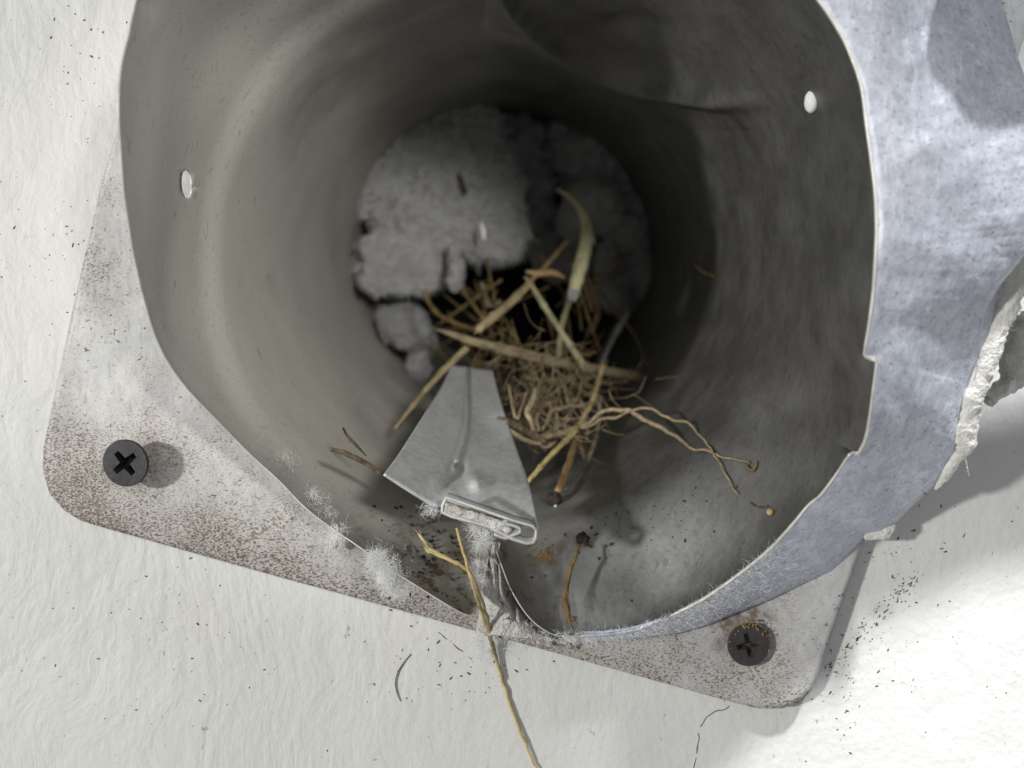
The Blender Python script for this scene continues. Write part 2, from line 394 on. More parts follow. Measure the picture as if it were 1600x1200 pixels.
for v, cnt in use.items():
    if cnt < 4:
        x, y = proj(V[v])
        for hx, hy, ax, ay, ro in holes:
            dx, dy = x - hx, y - hy
            if abs(dx) < 30 and abs(dy) < 40:
                ex = dx * math.cos(ro) - dy * math.sin(ro); ey = dx * math.sin(ro) + dy * math.cos(ro)
                k = 1 / math.sqrt((ex / ax) ** 2 + (ey / ay) ** 2)
                V[v] = P(hx + dx * k, hy + dy * k, -V[v].y)
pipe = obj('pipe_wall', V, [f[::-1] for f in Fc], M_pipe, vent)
pipe.data.materials.append(M_cut)
s_ = solid(pipe, mm(0.22), -1.0); s_.modifiers['solid'].material_offset_rim = 1
from mathutils import kdtree
kd = kdtree.KDTree(len(PV))
for i, q in enumerate(PV): kd.insert(Vector((*proj(q), 0)), i)
kd.balance()
def surf(px, py):
    'height off the wall (mm) of the duct surface seen at this photo point'
    return sum(-PV[k].y for _, k, _ in kd.find_n((px, py, 0), 6)) / 6 * 1000
# pale bead painting in the bright view through a hole in the right wall
bv, bf = [], []
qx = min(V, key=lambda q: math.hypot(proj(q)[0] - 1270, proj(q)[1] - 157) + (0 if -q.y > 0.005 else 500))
ball(qx, mm(1.75), bv, bf, 24, 14, 0.05, (0.6, 0.8, 1.0)); obj('hole_bead', bv, bf, M_fibre, vent, label='pale oval bead standing for light seen through a hole in the right duct wall')
# added black disc, paints in the darkness of the duct running on
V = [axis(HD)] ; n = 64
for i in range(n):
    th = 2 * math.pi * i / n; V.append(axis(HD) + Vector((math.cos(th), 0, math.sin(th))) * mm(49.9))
obj('depth_disc', V, [(0, 1 + (i + 1) % n, 1 + i) for i in range(n)], M_void, vent)

# radius of the pipe per direction at the wall and at plate height, for the holes it passes through
tab = {}
def pipe_r(th, lvl):
    k = int(round((th % (2 * math.pi)) / (2 * math.pi) * 360)) % 360
    return max(tab.get((lvl, (k + d) % 360), 0) for d in (-2, -1, 0, 1, 2)) or mm(51)
for lvl, hh in ((0, 0.0), (1, mm(0.9))):
    for i in range(N):
        for j in range(NR):
            q = PV[i * NR + j]
            if abs(-q.y - hh) < mm(2.2):
                k = int(round((math.atan2(q.z - c0.z, q.x - c0.x) % (2 * math.pi)) / (2 * math.pi) * 360)) % 360
                tab[(lvl, k)] = max(tab.get((lvl, k), 0), math.hypot(q.x - c0.x, q.z - c0.z))
V, Fc = [], []; n = 256
for i in range(n):
    th = 2 * math.pi * i / n; d = (math.cos(th), math.sin(th))
    hr = pipe_r(th, 0) + mm(1.2)
    k = 0.42 / max(abs(d[0]), abs(d[1]))
    for q, (r, y) in enumerate(((hr, 0.03), (hr, 0.0), (mm(80), 0.0), (mm(120), 0.0), (k, 0.0), (k, 0.12))):
        cq = axis(-0.03) if q == 0 else c0; V.append((cq.x + d[0] * r, y, cq.z + d[1] * r))
for i in range(n):
    j = (i + 1) % n
    for q in range(5): Fc.append((i * 6 + q, j * 6 + q, j * 6 + q + 1, i * 6 + q + 1))
wall = obj('wall', V, [f[::-1] for f in Fc], M_wall, smooth=False)
tag(wall, 'white painted wall with brush marks and dirt flecks around the metal duct', 'wall')

# ---- plate
pl = [(290, -260), (185, 195), (160, 280), (112, 490), (78, 650), (68, 700), (67, 735), (78, 772), (100, 797), (125, 813), (160, 824), (420, 897), (700, 974), (900, 1029), (1140, 1096),
      (1185, 1107), (1222, 1107), (1250, 1097), (1267, 1080), (1278, 1056), (1310, 960), (1342, 868), (1395, 715), (1470, 480), (1600, 60), (1680, -230), (1660, -290), (1580, -320), (900, -420), (380, -460), (330, -440), (290, -260)]
pl = linear(pl, 9)[:-1]
def plate_h(x, y):
    """the right edge has lifted off the wall, the rest lies on it"""
    # distance left of the right edge line (1267,1080)-(1470,480)
    ex, ey = 203, -600; L = math.hypot(ex, ey)
    d = ((x - 1267) * ey - (y - 1080) * ex) / L * -1
    d = -d if d < 0 else d
    lift = mm(1.8) * sstep(150, 0, d) * sstep(350, 900, x)
    return mm(0.9) + lift + mm(0.35) * fbm(Vector((x * .006, y * .006, 1.3)), 2)
V, Fc = [], []; n = len(pl); K = 22
for i, (x, y) in enumerate(pl):
    dx, dy = x - 784, y - 401; L = math.hypot(dx, dy); 
    for k in range(K):
        t = (k / (K - 1)) ** 0.8
        r0 = min((pipe_r(math.atan2(-dy, dx), 1) + mm(1.0)) / S(mm(0.9)), L - 12)
        r = r0 + (L - r0) * t
        X, Y = 784 + dx / L * r, 401 + dy / L * r
        V.append(P(X, Y, plate_h(X, Y)))
for i in range(n):
    j = (i + 1) % n
    for k in range(K - 1): Fc.append((i * K + k, j * K + k, j * K + k + 1, i * K + k + 1))
plate = obj('flange_plate', V, Fc, M_plate, vent)
plate.data.materials.append(M_cut)
solid(plate, mm(0.5), -1.0)
def fix(o):
    bm = bmesh.new(); bm.from_mesh(o.data); bmesh.ops.recalc_face_normals(bm, faces=bm.faces)
    s = sum(f.normal.y * f.calc_area() for f in bm.faces)
    if s > 0: bmesh.ops.reverse_faces(bm, faces=bm.faces)
    bm.to_mesh(o.data); bm.free()
fix(plate)

# ---- bent-out lip on the right side
outer = [(1400, -330, 20), (1500, -210, 20), (1540, -80, 20), (1565, 0, 20), (1578, 45, 20), (1590, 88, 20), (1606, 135, 21.5), (1650, 148, 23), (2050, 40, 24), (2050, 352, 21.5),  # far right points stretch the lip out of view to shade the wall
         (1640, 366, 22), (1600, 374, 22), (1584, 400, 22), (1568, 450, 22), (1547, 520, 21.5), (1521, 580, 20.5), (1506, 622, 19.5), (1500, 662, 18.5), (1498, 692, 17.5), (1485, 717, 16), (1470, 745, 14), (1453, 766, 11.5),
         (1430, 786, 9), (1402, 814, 6.5), (1380, 832, 5), (1352, 838, 4), (1335, 857, 3.2), (1300, 893, 2.4), (1250, 915, 2.2), (1200, 938, 2.1), (1150, 958, 2.1), (1100, 978, 2.1), (1050, 992, 2.1), (990, 999, 2.2), (900, 1003, 2.4)]
oc = linear(outer, 3)
def pol(x, y): return math.atan2(400 - y, x - 780)
oa = [(pol(x, y), x, y, h) for x, y, h in oc]; oa.sort()
def outer_at(a):
    lo = 0
    for k in range(len(oa) - 1):
        if oa[k][0] <= a <= oa[k + 1][0]:
            t = (a - oa[k][0]) / (oa[k + 1][0] - oa[k][0] + 1e-9)
            return tuple(oa[k][m] + (oa[k + 1][m] - oa[k][m]) * t for m in (1, 2, 3))
    return (oa[0] if a < oa[0][0] else oa[-1])[1:]
def outer_smooth(a):
    acc = [0, 0, 0]
    for d in range(-40, 41):
        q = outer_at(a + R(d * 0.3))
        for m in range(3): acc[m] += q[m] / 81
    return acc
idx = [i for i, (x, y, h) in enumerate(rim) if (x > 905 and y > 380) or (x > 1140 and y < 400)]
V, Fc = [], []; K = 34
for i in idx:
    x, y, h = rim[i]; a = pol(x, y); X, Y, H = outer_at(a)
    sm_o = outer_smooth(a); ww0 = sstep(R(-42), R(-30), a)
    for k in range(K):
        t = k / (K - 1)
        hh = h + (H - h) * t ** 1.25
        bl = sstep(0, 0.12, t) * (1 - t) * (0 if (i in vset) else 1)
        q_ = (1 - sstep(0.55, 1.0, t)) * ww0
        X_, Y_, H_ = (o_ + (s_o - o_) * q_ for o_, s_o in zip((X, Y, H), sm_o))
        hh = h + (H_ - h) * t ** 1.25
        px = x + (X_ - x) * t + (rim_s[i][0] - x) * bl; py = y + (Y_ - y) * t + (rim_s[i][1] - y) * bl
        hh += (rim_s[i][2] - h) * bl
        g = min(1, t * 8) * min(1, (1 - t) * 8)
        hh += g * (0.9 * fbm(Vector((px * .008, py * .008, 4.4)), 3) + 0.22 * fbm(Vector((px * .05, py * .02, 9.4)), 3))
        hh = max(hh, 2.0)
        V.append(P(px, py, mm(hh)))
m_ = len(idx)
for i in range(m_ - 1):
    for k in range(K - 1): Fc.append((i * K + k, (i + 1) * K + k, (i + 1) * K + k + 1, i * K + k + 1))
lip = obj('torn_lip', V, Fc, M_lip, vent, label='bluish scuffed metal lip bent outward on the right')
fix(lip); lip.data.materials.append(M_cut)
solid(lip, mm(0.4), -1.0).modifiers['solid'].material_offset_rim = 1

# ---- added unseen tab above the lip, shaped to throw a shadow on it
V, Fc = [], []
tabc = [(1695, -420, 21), (1677, -340, 25), (1682, -270, 30), (1674, -190, 32.5), (1664, -140, 35), (1656, -100, 37), (1652, -72, 37.5), (1650, -50, 37.5)]
tabc = catmull([(*p, w) for p, w in zip(tabc, (124, 124, 124, 125, 126, 122, 108, 80))], 40)
for x, y, h, w in tabc:
    for k in range(9):
        t = k / 8 - .5; V.append(P(x + w * 2 * t, y + 10 * t, mm(h + 2.0 * (1 - 4 * t * t))))
for i in range(len(tabc) - 1):
    for k in range(8): Fc.append((i * 9 + k, i * 9 + k + 1, (i + 1) * 9 + k + 1, (i + 1) * 9 + k))
o = obj('shade_tab', V, Fc, M_lip, vent, label='added metal tab out of view that shades the upper right of the lip'); fix(o); solid(o, mm(0.4), -1.0)

# ---- bent flap with folded seam
Lf = catmull([(601, 741, 14), (626, 704, 6), (662, 648, -14), (690, 604, -34), (706, 570, -50)], 40)
Rt = catmull([(838, 826, 14), (829, 765, 6), (806, 698, -14), (783, 630, -34), (768, 575, -50)], 40)
V, Fc = [], []; K = 41
fr = catmull([(601, 741), (640, 767), (678, 790), (692, 789), (697, 781), (730, 795), (780, 812), (838, 826)], K - 1)
fr = fr[:K]
while len(fr) < K: fr.append(fr[-1])
for i in range(len(Lf)):
    a, c = Lf[i], Rt[min(i, len(Rt) - 1)]
    w = (1 - i / (len(Lf) - 1))
    for k in range(K):
        t = k / (K - 1)
        X, Y, H = (a[m] + (c[m] - a[m]) * t for m in range(3))
        fx, fy = fr[k]; lx_, ly_ = 601 + (838 - 601) * t, 741 + (826 - 741) * t
        e = max(0, 1 - i / 9.0)
        X += (fx - lx_) * e; Y += (fy - ly_) * e
        bow = math.sin(math.pi * t)
        H -= 3.5 * bow                                   # shallow trough
        dist = abs(t - (0.44 - 0.03 * math.sin(i * .2)))
        H -= 6.0 * math.exp(-(dist / 0.040) ** 2) * sstep(3, 10, i)      # fold line
        dd = math.hypot((t - 0.43) / 0.055, (i - 8.5) / 1.7)
        H -= 6.0 * math.exp(-dd * dd)
        dd = math.hypot((t - 0.58) / 0.06, (i - 7.5) / 1.6)
        H += 2.6 * math.exp(-dd * dd)
        V.append(P(X, Y, mm(H)))
for i in range(len(Lf) - 1):
    for k in range(K - 1): Fc.append((i * K + k, i * K + k + 1, (i + 1) * K + k + 1, (i + 1) * K + k))
flap = obj('bent_flap', V, Fc, M_flap, vent, label='grey tongue of metal folded into the duct mouth')
fix(flap); flap.data.materials.append(M_cut)
solid(flap, mm(0.4), -1.0).modifiers['solid'].material_offset_rim = 1
def ribbon(name, loop, depth, h, matl, parent, thick, closed=False, width=None):
    """thin sheet strip standing on edge: outline in the photo swept back towards the wall"""
    V, Fc = [], []
    for x, y in loop:
        p = P(x, y, h)
        for k in range(4): V.append(p + Vector((-p.x * 0.010 * k, depth * k / 3, -p.z * 0.010 * k)))
    n = len(loop)
    for i in range(n if closed else n - 1):
        j = (i + 1) % n
        for k in range(3): Fc.append((i * 4 + k, i * 4 + k + 1, j * 4 + k + 1, j * 4 + k))
    o = obj(name, V, Fc, matl, parent); o.data.materials.append(M_cut)
    solid(o, thick, 0.0).modifiers['solid'].material_offset_rim = 1
    return o
seam = [(697, 778), (691, 790), (690, 801), (705, 808), (760, 823), (800, 843), (822, 850), (834, 849), (838, 840), (838, 828), (832, 823), (800, 814), (760, 800), (720, 786)]
ribbon('seam_fold', linear(seam, 5), mm(1.2), mm(15.2), M_flap, flap, mm(0.42), True)
inner = [(772, 836), (790, 842), (800, 838), (812, 833), (812, 827), (800, 822), (776, 818)]
ribbon('seam_fold', catmull(inner, 26), mm(1.1), mm(15.1), M_flap, flap, mm(0.4))
# crushed fold body between the two skins of the seam
V, Fc = [], []
for i in range(25):
    t = i / 24; x = 694 + t * 100; y1 = 782 + t * 32; y2 = 803 + t * 36
    for k in range(5):
        y = y1 + (y2 - y1) * k / 4
        V.append(P(x, y, mm(14.6 + 0.8 * math.sin(k / 4 * math.pi) + 1.0 * fbm(Vector((x * .06, y * .09, 2)), 3))))
for i in range(24):
    for k in range(4): Fc.append((i * 5 + k, (i + 1) * 5 + k, (i + 1) * 5 + k + 1, i * 5 + k + 1))
o = obj('seam_filling', V, Fc, M_fill, flap); fix(o); solid(o, mm(1.5), -1)

# ------------------------------------------------------------------ caulk left on the lip
def lumpy(name, path, width, hthick, matl, parent=None, amp=0.5, sd=0.0, seg=20, n=90):
    """irregular bead along px points (x,y,h); width list in px"""
    c = catmull([(*p, w) for p, w in zip(path, width)], n)
    V, Fc = [], []; pts = [P(x, y, mm(h)) for x, y, h, w in c]
    L = len(c)
    for i, (x, y, h, w) in enumerate(c):
        tt = (pts[min(i + 1, L - 1)] - pts[max(i - 1, 0)]).normalized()
        out = Vector((0, -1, 0)); out = (out - tt * out.dot(tt)).normalized(); side = tt.cross(out)
        r = w * S(mm(h)) / 2
        for k in range(seg):
            th = 2 * math.pi * k / seg
            d = side * (math.cos(th) * r) + out * (math.sin(th) * min(r, hthick))
            q = pts[i] + d
            nz = fbm(q * 260 + Vector((sd, sd, sd)), 4) * 0.7 + fbm(q * 900 + Vector((sd, 3, sd)), 3) * 0.3
            V.append(q + d * nz * amp)
        if i:
            for k in range(seg):
                q = (k + 1) % seg
                Fc.append(((i - 1) * seg + k, (i - 1) * seg + q, i * seg + q, i * seg + k))
    Fc.append(tuple(range(seg))[::-1]); Fc.append(tuple((L - 1) * seg + k for k in range(seg)))
    o = obj(name, V, Fc, matl, parent); return o
o = lumpy('caulk_bead', [(1620, 340, 22.5), (1597, 400, 22.5), (1582, 450, 22), (1562, 510, 21.5), (1542, 570, 20.8), (1522, 625, 19.8), (1512, 672, 18.5), (1508, 700, 17.5), (1490, 722, 15.5), (1474, 748, 13.5), (1462, 764, 11.5)],
          [60, 50, 36, 36, 32, 30, 36, 27, 20, 15, 7], mm(0.7), M_caulk, None, 0.5, 1.0, 26, 150)
tag(o, 'ragged strip of white caulk clinging to the outer right edge of the metal lip', 'caulk')
o = lumpy('caulk_lump', [(1640, 500, 12), (1605, 520, 12), (1588, 560, 11), (1582, 592, 10), (1560, 612, 10), (1545, 628, 11)], [60, 52, 44, 40, 26, 16], mm(3), M_caulk, None, 0.6, 5.0)
tag(o, 'cream lump of old caulk hanging at the right picture edge beside the strip', 'caulk')
o = lumpy('caulk_chip', [(1350, 840, 4.5), (1362, 834, 5), (1376, 831, 5.5), (1390, 826, 5.5), (1398, 820, 5.5)], [8, 22, 26, 20, 6], mm(0.6), M_caulk, None, 0.9, 8.0, n=30)
tag(o, 'small pale caulk chip sticking out where the lip meets the plate corner', 'caulk')
o = lumpy('caulk_shred', [(1500, 702, 13), (1507, 720, 12), (1510, 735, 11.5), (1514, 744, 11)], [7, 6, 5, 3], mm(0.3), M_caulk, None, 0.4, 2.0, 8, 20)
tag(o, 'thin hanging shred of caulk below the strip, over the wall shadow', 'caulk')

# cracked filler in the V gap at the bottom of the pipe
V, Fc = [], []
ga = catmull([(770, 848), (756, 895), (750, 930), (746, 960), (742, 990)], 44); gb = catmull([(772, 848), (792, 905), (815, 955), (850, 990), (900, 1004)], 44)
L = min(len(ga), len(gb)); K = 26
for i in range(L):
    a, c = ga[i], gb[i]; 
    for k in range(K):
        t = k / (K - 1); x = a[0] + (c[0] - a[0]) * t; y = a[1] + (c[1] - a[1]) * t
        h = 0.6 + 2.4 * sstep(0, 0.6, i / L) + 1.2 * math.sin(math.pi * t) + 1.1 * fbm(Vector((x * .035, y * .018, 3)), 4)
        for cx_, cy0, cy1 in ((800, 900, 970), (776, 880, 935), (762, 870, 900)):
            if cy0 < y < cy1: h -= 1.3 * math.exp(-((x - cx_ - (y - cy0) * .06) / 2.6) ** 2)
        h *= 0.4 + 0.6 * sstep(0, 0.1, min(t, 1 - t) + 0.02)
        V.append(P(x, y, mm(max(h, 0.2))))
for i in range(L - 1):
    for k in range(K - 1): Fc.append((i * K + k, (i + 1) * K + k, (i + 1) * K + k + 1, i * K + k + 1))
o = obj('filler_patch', V, Fc, M_fill); fix(o); solid(o, mm(1.2), -1)
tag(o, 'cracked dirty white filler in the V shaped gap below the bent flap', 'filler')

# ------------------------------------------------------------------ screws
def make_screw(px, py, h, rad, matl, rot, tilt, label, deep=0.6):
    t = thing('screw', label, 'screw', 'cross head screws in the plate corners')
    top = P(px, py, h); t.location = top
    bm = bmesh.new(); n = 72
    ring = [bm.verts.new((rad * math.cos(2 * math.pi * i / n), rad * math.sin(2 * math.pi * i / n), 0)) for i in range(n)]
    a, Lr = rad * 0.13, rad * 0.60
    cr = [(a * 1.25, a * 1.25), (a, Lr), (-a, Lr), (-a * 1.25, a * 1.25), (-Lr, a), (-Lr, -a), (-a * 1.25, -a * 1.25), (-a, -Lr), (a, -Lr), (a * 1.25, -a * 1.25), (Lr, -a), (Lr, a)]
    cv = [bm.verts.new((x, y, 0)) for x, y in cr]
    e = [bm.edges.new((ring[i], ring[(i + 1) % n])) for i in range(n)] + [bm.edges.new((cv[i], cv[(i + 1) % 12])) for i in range(12)]
    bmesh.ops.triangle_fill(bm, edges=e, use_beauty=True)
    cv2 = [bm.verts.new((x * 0.55, y * 0.55, -rad * deep)) for x, y in cr]
    for i in range(12):
        j = (i + 1) % 12; bm.faces.new((cv[i], cv[j], cv2[j], cv2[i]))
    bm.faces.new(cv2)
    prev = ring
    for rr, z in ((rad * 1.03, -rad * .05), (rad * 1.02, -rad * .14), (rad * .45, -rad * .7)):
        nx = [bm.verts.new((rr * math.cos(2 * math.pi * i / n), rr * math.sin(2 * math.pi * i / n), z)) for i in range(n)]
        for i in range(n): bm.faces.new((prev[i], prev[(i + 1) % n], nx[(i + 1) % n], nx[i]))
        prev = nx
    bm.faces.new(prev)
    bmesh.ops.recalc_face_normals(bm, faces=bm.faces)
    me = bpy.data.meshes.new('head'); bm.to_mesh(me); bm.free(); me.materials.append(matl)
    hd = bpy.data.objects.new('head', me); COL.objects.link(hd); hd.parent = t
    V, Fc = [], []
    pth = [Vector((0, 0, -rad * .72 - k * 0.0004)) for k in range(46)]
    sweep(pth, [rad * (.40 if k % 3 else .50) for k in range(46)], 14, 1.0, V, Fc)
    obj('shank', V, Fc, matl, t)
    t.rotation_euler = (R(90) + tilt[0], rot, tilt[1])
    return t
make_screw(195, 724, mm(5.2), mm(3.95), M_screw, R(-38), (R(6), R(-9)), 'black cross head screw standing proud of the left plate corner with a round shadow')
make_screw(1170, 1008, mm(3.3), mm(3.55), M_rust, R(-12), (R(-2), R(2)), 'dirty flush cross head screw in the bottom right plate corner', 0.36)

V, Fc = [], []; rnd = random.Random(77)
for k in range(70):
    a_ = rnd.gauss(math.pi / 2, .7); r_ = rnd.uniform(26, 40)
    ball(P(1170 + math.cos(a_) * r_, 1008 - math.sin(a_) * r_, mm(3.3)), mm(rnd.uniform(.06, .2)), V, Fc, 6, 4, .5)
o = obj('screw_grime', V, Fc, M_amber); o['kind'] = 'stuff'; o['label'] = 'brown crumbs stuck round the top of the right screw head'

# ------------------------------------------------------------------ lint
def lint(name, blobs, label, matl, sd, fuzz=260, flen=1.6, group='lint clumps plugging the duct', amp=1.3, vox=0.8):
    """blobs (px,py,h mm,rx,ry px, rd mm) fused into one woolly lump"""
    V, Fc = [], []
    for x, y, h, rx, ry, rd in blobs:
        s = S(mm(h)); ball(P(x, y, mm(h)), 1.0, V, Fc, 20, 14, 0.10, (rx * s, mm(rd), ry * s), sd + x * .01)
    o = obj(name, V, Fc, matl)
    m = o.modifiers.new('r', 'REMESH'); m.mode = 'VOXEL'; m.voxel_size = mm(vox)
    m = o.modifiers.new('s', 'SMOOTH'); m.iterations = 3; m.factor = 0.6
    dg = bpy.context.evaluated_depsgraph_get(); me = bpy.data.meshes.new_from_object(o.evaluated_get(dg))
    o.modifiers.clear(); old = o.data; o.data = me; bpy.data.meshes.remove(old); me.name = name
    nrm = [v.normal.copy() for v in me.vertices]
    k = 0.001 * amp
    for v, nn in zip(me.vertices, nrm):
        w = v.co * 1000
        v.co += nn * (k * (1.2 * fbm(w * 0.10 + Vector((sd, 0, 0)), 3) + 1.9 * fbm(w * 0.24 + Vector((0, sd, 0)), 4) + 1.0 * fbm(w * 0.75, 3)))
    for p in me.polygons: p.use_smooth = True
    if not me.materials: me.materials.append(matl)
    tag(o, label, 'lint', group)
    # woolly nap
    FV, FF = [], []; rnd = random.Random(int(sd * 100))
    vs = [v for v in me.vertices if v.normal.y < 0.35]
    for _ in range(fuzz if fuzz > 1000 else fuzz * 4):
        v = rnd.choice(vs); p = v.co.copy(); d = (v.normal + Vector((rnd.gauss(0, .7), rnd.gauss(0, .5), rnd.gauss(0, .7)))).normalized()
        strand(FV, FF, p, d, mm(flen) * rnd.uniform(.4, 1.6), mm(0.075), rnd, 5, 0.8)
    f = obj('nap', FV, FF, M_lfibre, o, kind='stuff')
    return o
def strand(V, Fc, p, d, L, w, rnd, n=4, curl=0.5):
    base = len(V); p = p.copy(); side = d.cross(Vector((0, 1, 0.1)))
    if side.length < 1e-5: side = Vector((1, 0, 0))
    side.normalize()
    for i in range(n + 1):
        ww = w * (1 - 0.8 * i / n); V.append(p - side * ww); V.append(p + side * ww)
        d = (d + Vector((rnd.gauss(0, curl), rnd.gauss(0, curl), rnd.gauss(0, curl))) * 0.5).normalized()
        p = p + d * (L / n)
    for i in range(n): Fc.append((base + 2 * i, base + 2 * i + 1, base + 2 * i + 3, base + 2 * i + 2))
lint('lint_clump', [(690, 265, -130, 110, 92, 11), (635, 280, -127, 78, 60, 10), (725, 325, -125, 88, 74, 11), (605, 300, -128, 48, 58, 8), (772, 372, -124, 52, 36, 8), (660, 345, -124, 70, 36, 8), (715, 205, -132, 66, 46, 9), (765, 300, -128, 50, 90, 9), (690, 300, -124, 80, 60, 9)],
     'largest pale grey lint clump, filling the upper left of the duct', M_lint, 1.2, 9000, 2.6, amp=1.5)
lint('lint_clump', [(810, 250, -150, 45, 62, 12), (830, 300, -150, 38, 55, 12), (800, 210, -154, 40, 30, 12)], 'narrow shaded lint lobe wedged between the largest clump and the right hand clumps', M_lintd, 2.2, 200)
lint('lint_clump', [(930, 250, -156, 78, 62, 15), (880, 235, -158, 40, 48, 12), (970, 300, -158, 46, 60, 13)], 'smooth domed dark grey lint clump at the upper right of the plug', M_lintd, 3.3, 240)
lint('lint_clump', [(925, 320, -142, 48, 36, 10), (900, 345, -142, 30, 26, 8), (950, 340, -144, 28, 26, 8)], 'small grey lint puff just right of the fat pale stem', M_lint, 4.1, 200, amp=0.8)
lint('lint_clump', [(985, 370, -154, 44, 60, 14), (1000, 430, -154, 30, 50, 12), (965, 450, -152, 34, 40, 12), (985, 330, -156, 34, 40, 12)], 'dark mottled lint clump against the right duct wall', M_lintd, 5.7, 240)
lint('lint_clump', [(625, 408, -124, 64, 40, 7), (590, 425, -122, 30, 34, 6), (665, 418, -124, 34, 38, 6), (600, 395, -123, 36, 34, 6), (640, 425, -123, 50, 32, 6)], 'squarish grey lint tuft under the largest clump at the left wall', M_lint, 6.4, 3000, 2.2, amp=0.9)
lint('lint_clump', [(572, 388, -112, 9, 18, 3), (578, 420, -112, 10, 26, 3), (572, 440, -112, 6, 18, 3)], 'bright flake of lint stuck to the left side of the squarish tuft', M_lint, 7.4, 90, 0.8, amp=0.4, vox=0.5)
lint('lint_clump', [(712, 428, -108, 14, 28, 4), (708, 400, -112, 9, 22, 4)], 'drop shaped lint blob hanging below the largest clump', M_lint, 8.2, 90, 0.8, amp=0.3, vox=0.5)
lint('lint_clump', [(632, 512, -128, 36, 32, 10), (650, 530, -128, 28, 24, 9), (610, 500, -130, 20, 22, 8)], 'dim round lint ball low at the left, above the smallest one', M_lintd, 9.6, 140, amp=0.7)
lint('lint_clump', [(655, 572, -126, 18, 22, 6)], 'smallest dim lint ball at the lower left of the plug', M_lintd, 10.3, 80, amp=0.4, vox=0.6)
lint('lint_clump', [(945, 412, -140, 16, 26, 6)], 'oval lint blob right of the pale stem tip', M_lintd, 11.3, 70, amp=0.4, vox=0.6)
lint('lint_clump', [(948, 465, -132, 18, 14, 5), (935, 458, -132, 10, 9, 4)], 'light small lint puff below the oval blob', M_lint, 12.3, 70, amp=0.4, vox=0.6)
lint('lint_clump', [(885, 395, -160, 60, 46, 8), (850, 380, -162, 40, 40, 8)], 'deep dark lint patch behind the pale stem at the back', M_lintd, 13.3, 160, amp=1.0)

# ------------------------------------------------------------------ straw, stems, roots and twigs
def stem(name, label, pts, w, matl, cat='straw', group='dry grass stems in the duct', flat=0.8, wob=0.0, seg=8, ridges=0.06, n=None, sd=0, parent=None, rest=None, fray=0):
    """pts (px,py,h mm); w: width in px, one number or one per point"""
    ws = w if isinstance(w, (list, tuple)) else [w] * len(pts)
    if rest is not None: pts = [(x, y, max(h, surf(x, y) + rest)) for x, y, h in pts]
    L = sum(math.dist(a[:2], b[:2]) for a, b in zip(pts, pts[1:]))
    c = catmull([(*p, q) for p, q in zip(pts, ws)], n or max(10, int(L / 5)))
    path, rad = [], []
    for i, (x, y, h, q) in enumerate(c):
        k = wob * S(mm(h))
        off = Vector((noise.noise(Vector((i * .35, sd, 1))), 0.5 * noise.noise(Vector((i * .35, sd, 9))), noise.noise(Vector((i * .35, sd, 5))))) * k
        path.append(P(x, y, mm(h)) + off); rad.append(max(q, 1.2) * S(mm(h)) / 2 * (1 + 0.16 * noise.noise(Vector((i * .5, sd, 3)))))
    L_ = len(path)
    if name == 'straw_stem':
        flat = 0.55
        for q in (int(L_ * .31), int(L_ * .72)):
            if L_ > 14: rad[q] *= 1.35
    V, Fc = sweep(path, rad, seg, flat, None, None, ridges)
    if name in ('straw_stem', 'stalk') and L_ > 8 and max(ws) > 5:
        rr = random.Random(int(sd * 7 + pts[0][0]))
        for e, st in ((0, 1), (L_ - 1, -1)):
            dirn = (path[e] - path[e + 4 * st]).normalized()
            for _ in range(3):
                p = path[e + 2 * st]; q = [p]
                d_ = (dirn + Vector((rr.gauss(0, .28), rr.gauss(0, .2), rr.gauss(0, .28)))).normalized()
                for _k in range(4): q.append(q[-1] + d_ * mm(rr.uniform(.35, .9))); d_ = (d_ + Vector((rr.gauss(0, .15), 0, rr.gauss(0, .15)))).normalized()
                sweep(q, [rad[e + 2 * st] * f for f in (.4, .36, .3, .2, .08)], 5, .6, V, Fc)
        for _ in range(3):          # split skin lifting along the stem
            i0 = rr.randint(2, max(2, L_ - 8)); q = []
            off = Vector((rr.gauss(0, .5), -1, rr.gauss(0, .5))).normalized()
            for _k in range(6):
                q.append(path[min(i0 + _k, L_ - 1)] + off * (rad[min(i0 + _k, L_ - 1)] * (0.8 + .18 * _k)))
            sweep(q, [rad[i0] * f for f in (.1, .22, .25, .22, .15, .05)], 5, .6, V, Fc)
    o = obj(name, V, Fc, matl, parent)
    if parent is None: tag(o, label, cat, group)
    return o
stem('straw_stem', 'thickest tan stem lying nearly level across the nest', [(684, 515, -58), (705, 522, -58), (740, 534, -60), (800, 549, -62), (860, 563, -66), (930, 577, -70), (1000, 588, -74)], [4, 10, 15, 19, 18, 17, 15], M_dull, sd=1)
stem('straw_stem', 'broad tan straw slanting up right from the thick stem to the lint', [(745, 517, -56), (765, 500, -58), (795, 475, -64), (830, 442, -70)], [12, 15, 14, 9], M_straw, sd=2)
stem('straw_stem', 'thin orange straw running along the upper side of the slanting broad one', [(768, 495, -60), (800, 466, -66), (832, 436, -72), (862, 405, -86), (890, 372, -100)], [6, 7, 7, 6, 5], M_amber, sd=3)
stem('straw_stem', 'bent tan straw dropping down left from under the thick stem', [(730, 543, -60), (712, 560, -58), (690, 582, -54), (668, 606, -50), (645, 634, -44), (618, 668, -38)], [12, 11, 10, 9, 8, 4], M_straw, sd=4)
stem('straw_stem', 'straight olive stem slanting down right beneath the pale stem', [(826, 438, -72), (845, 470, -70), (878, 520, -66), (912, 572, -62)], [8, 9, 10, 12], M_olive, sd=5)
stem('straw_stem', 'dim upright straw behind the olive stem', [(890, 468, -92), (880, 500, -92), (875, 530, -90), (873, 560, -88)], [8, 8, 8, 8], M_olive, sd=6)
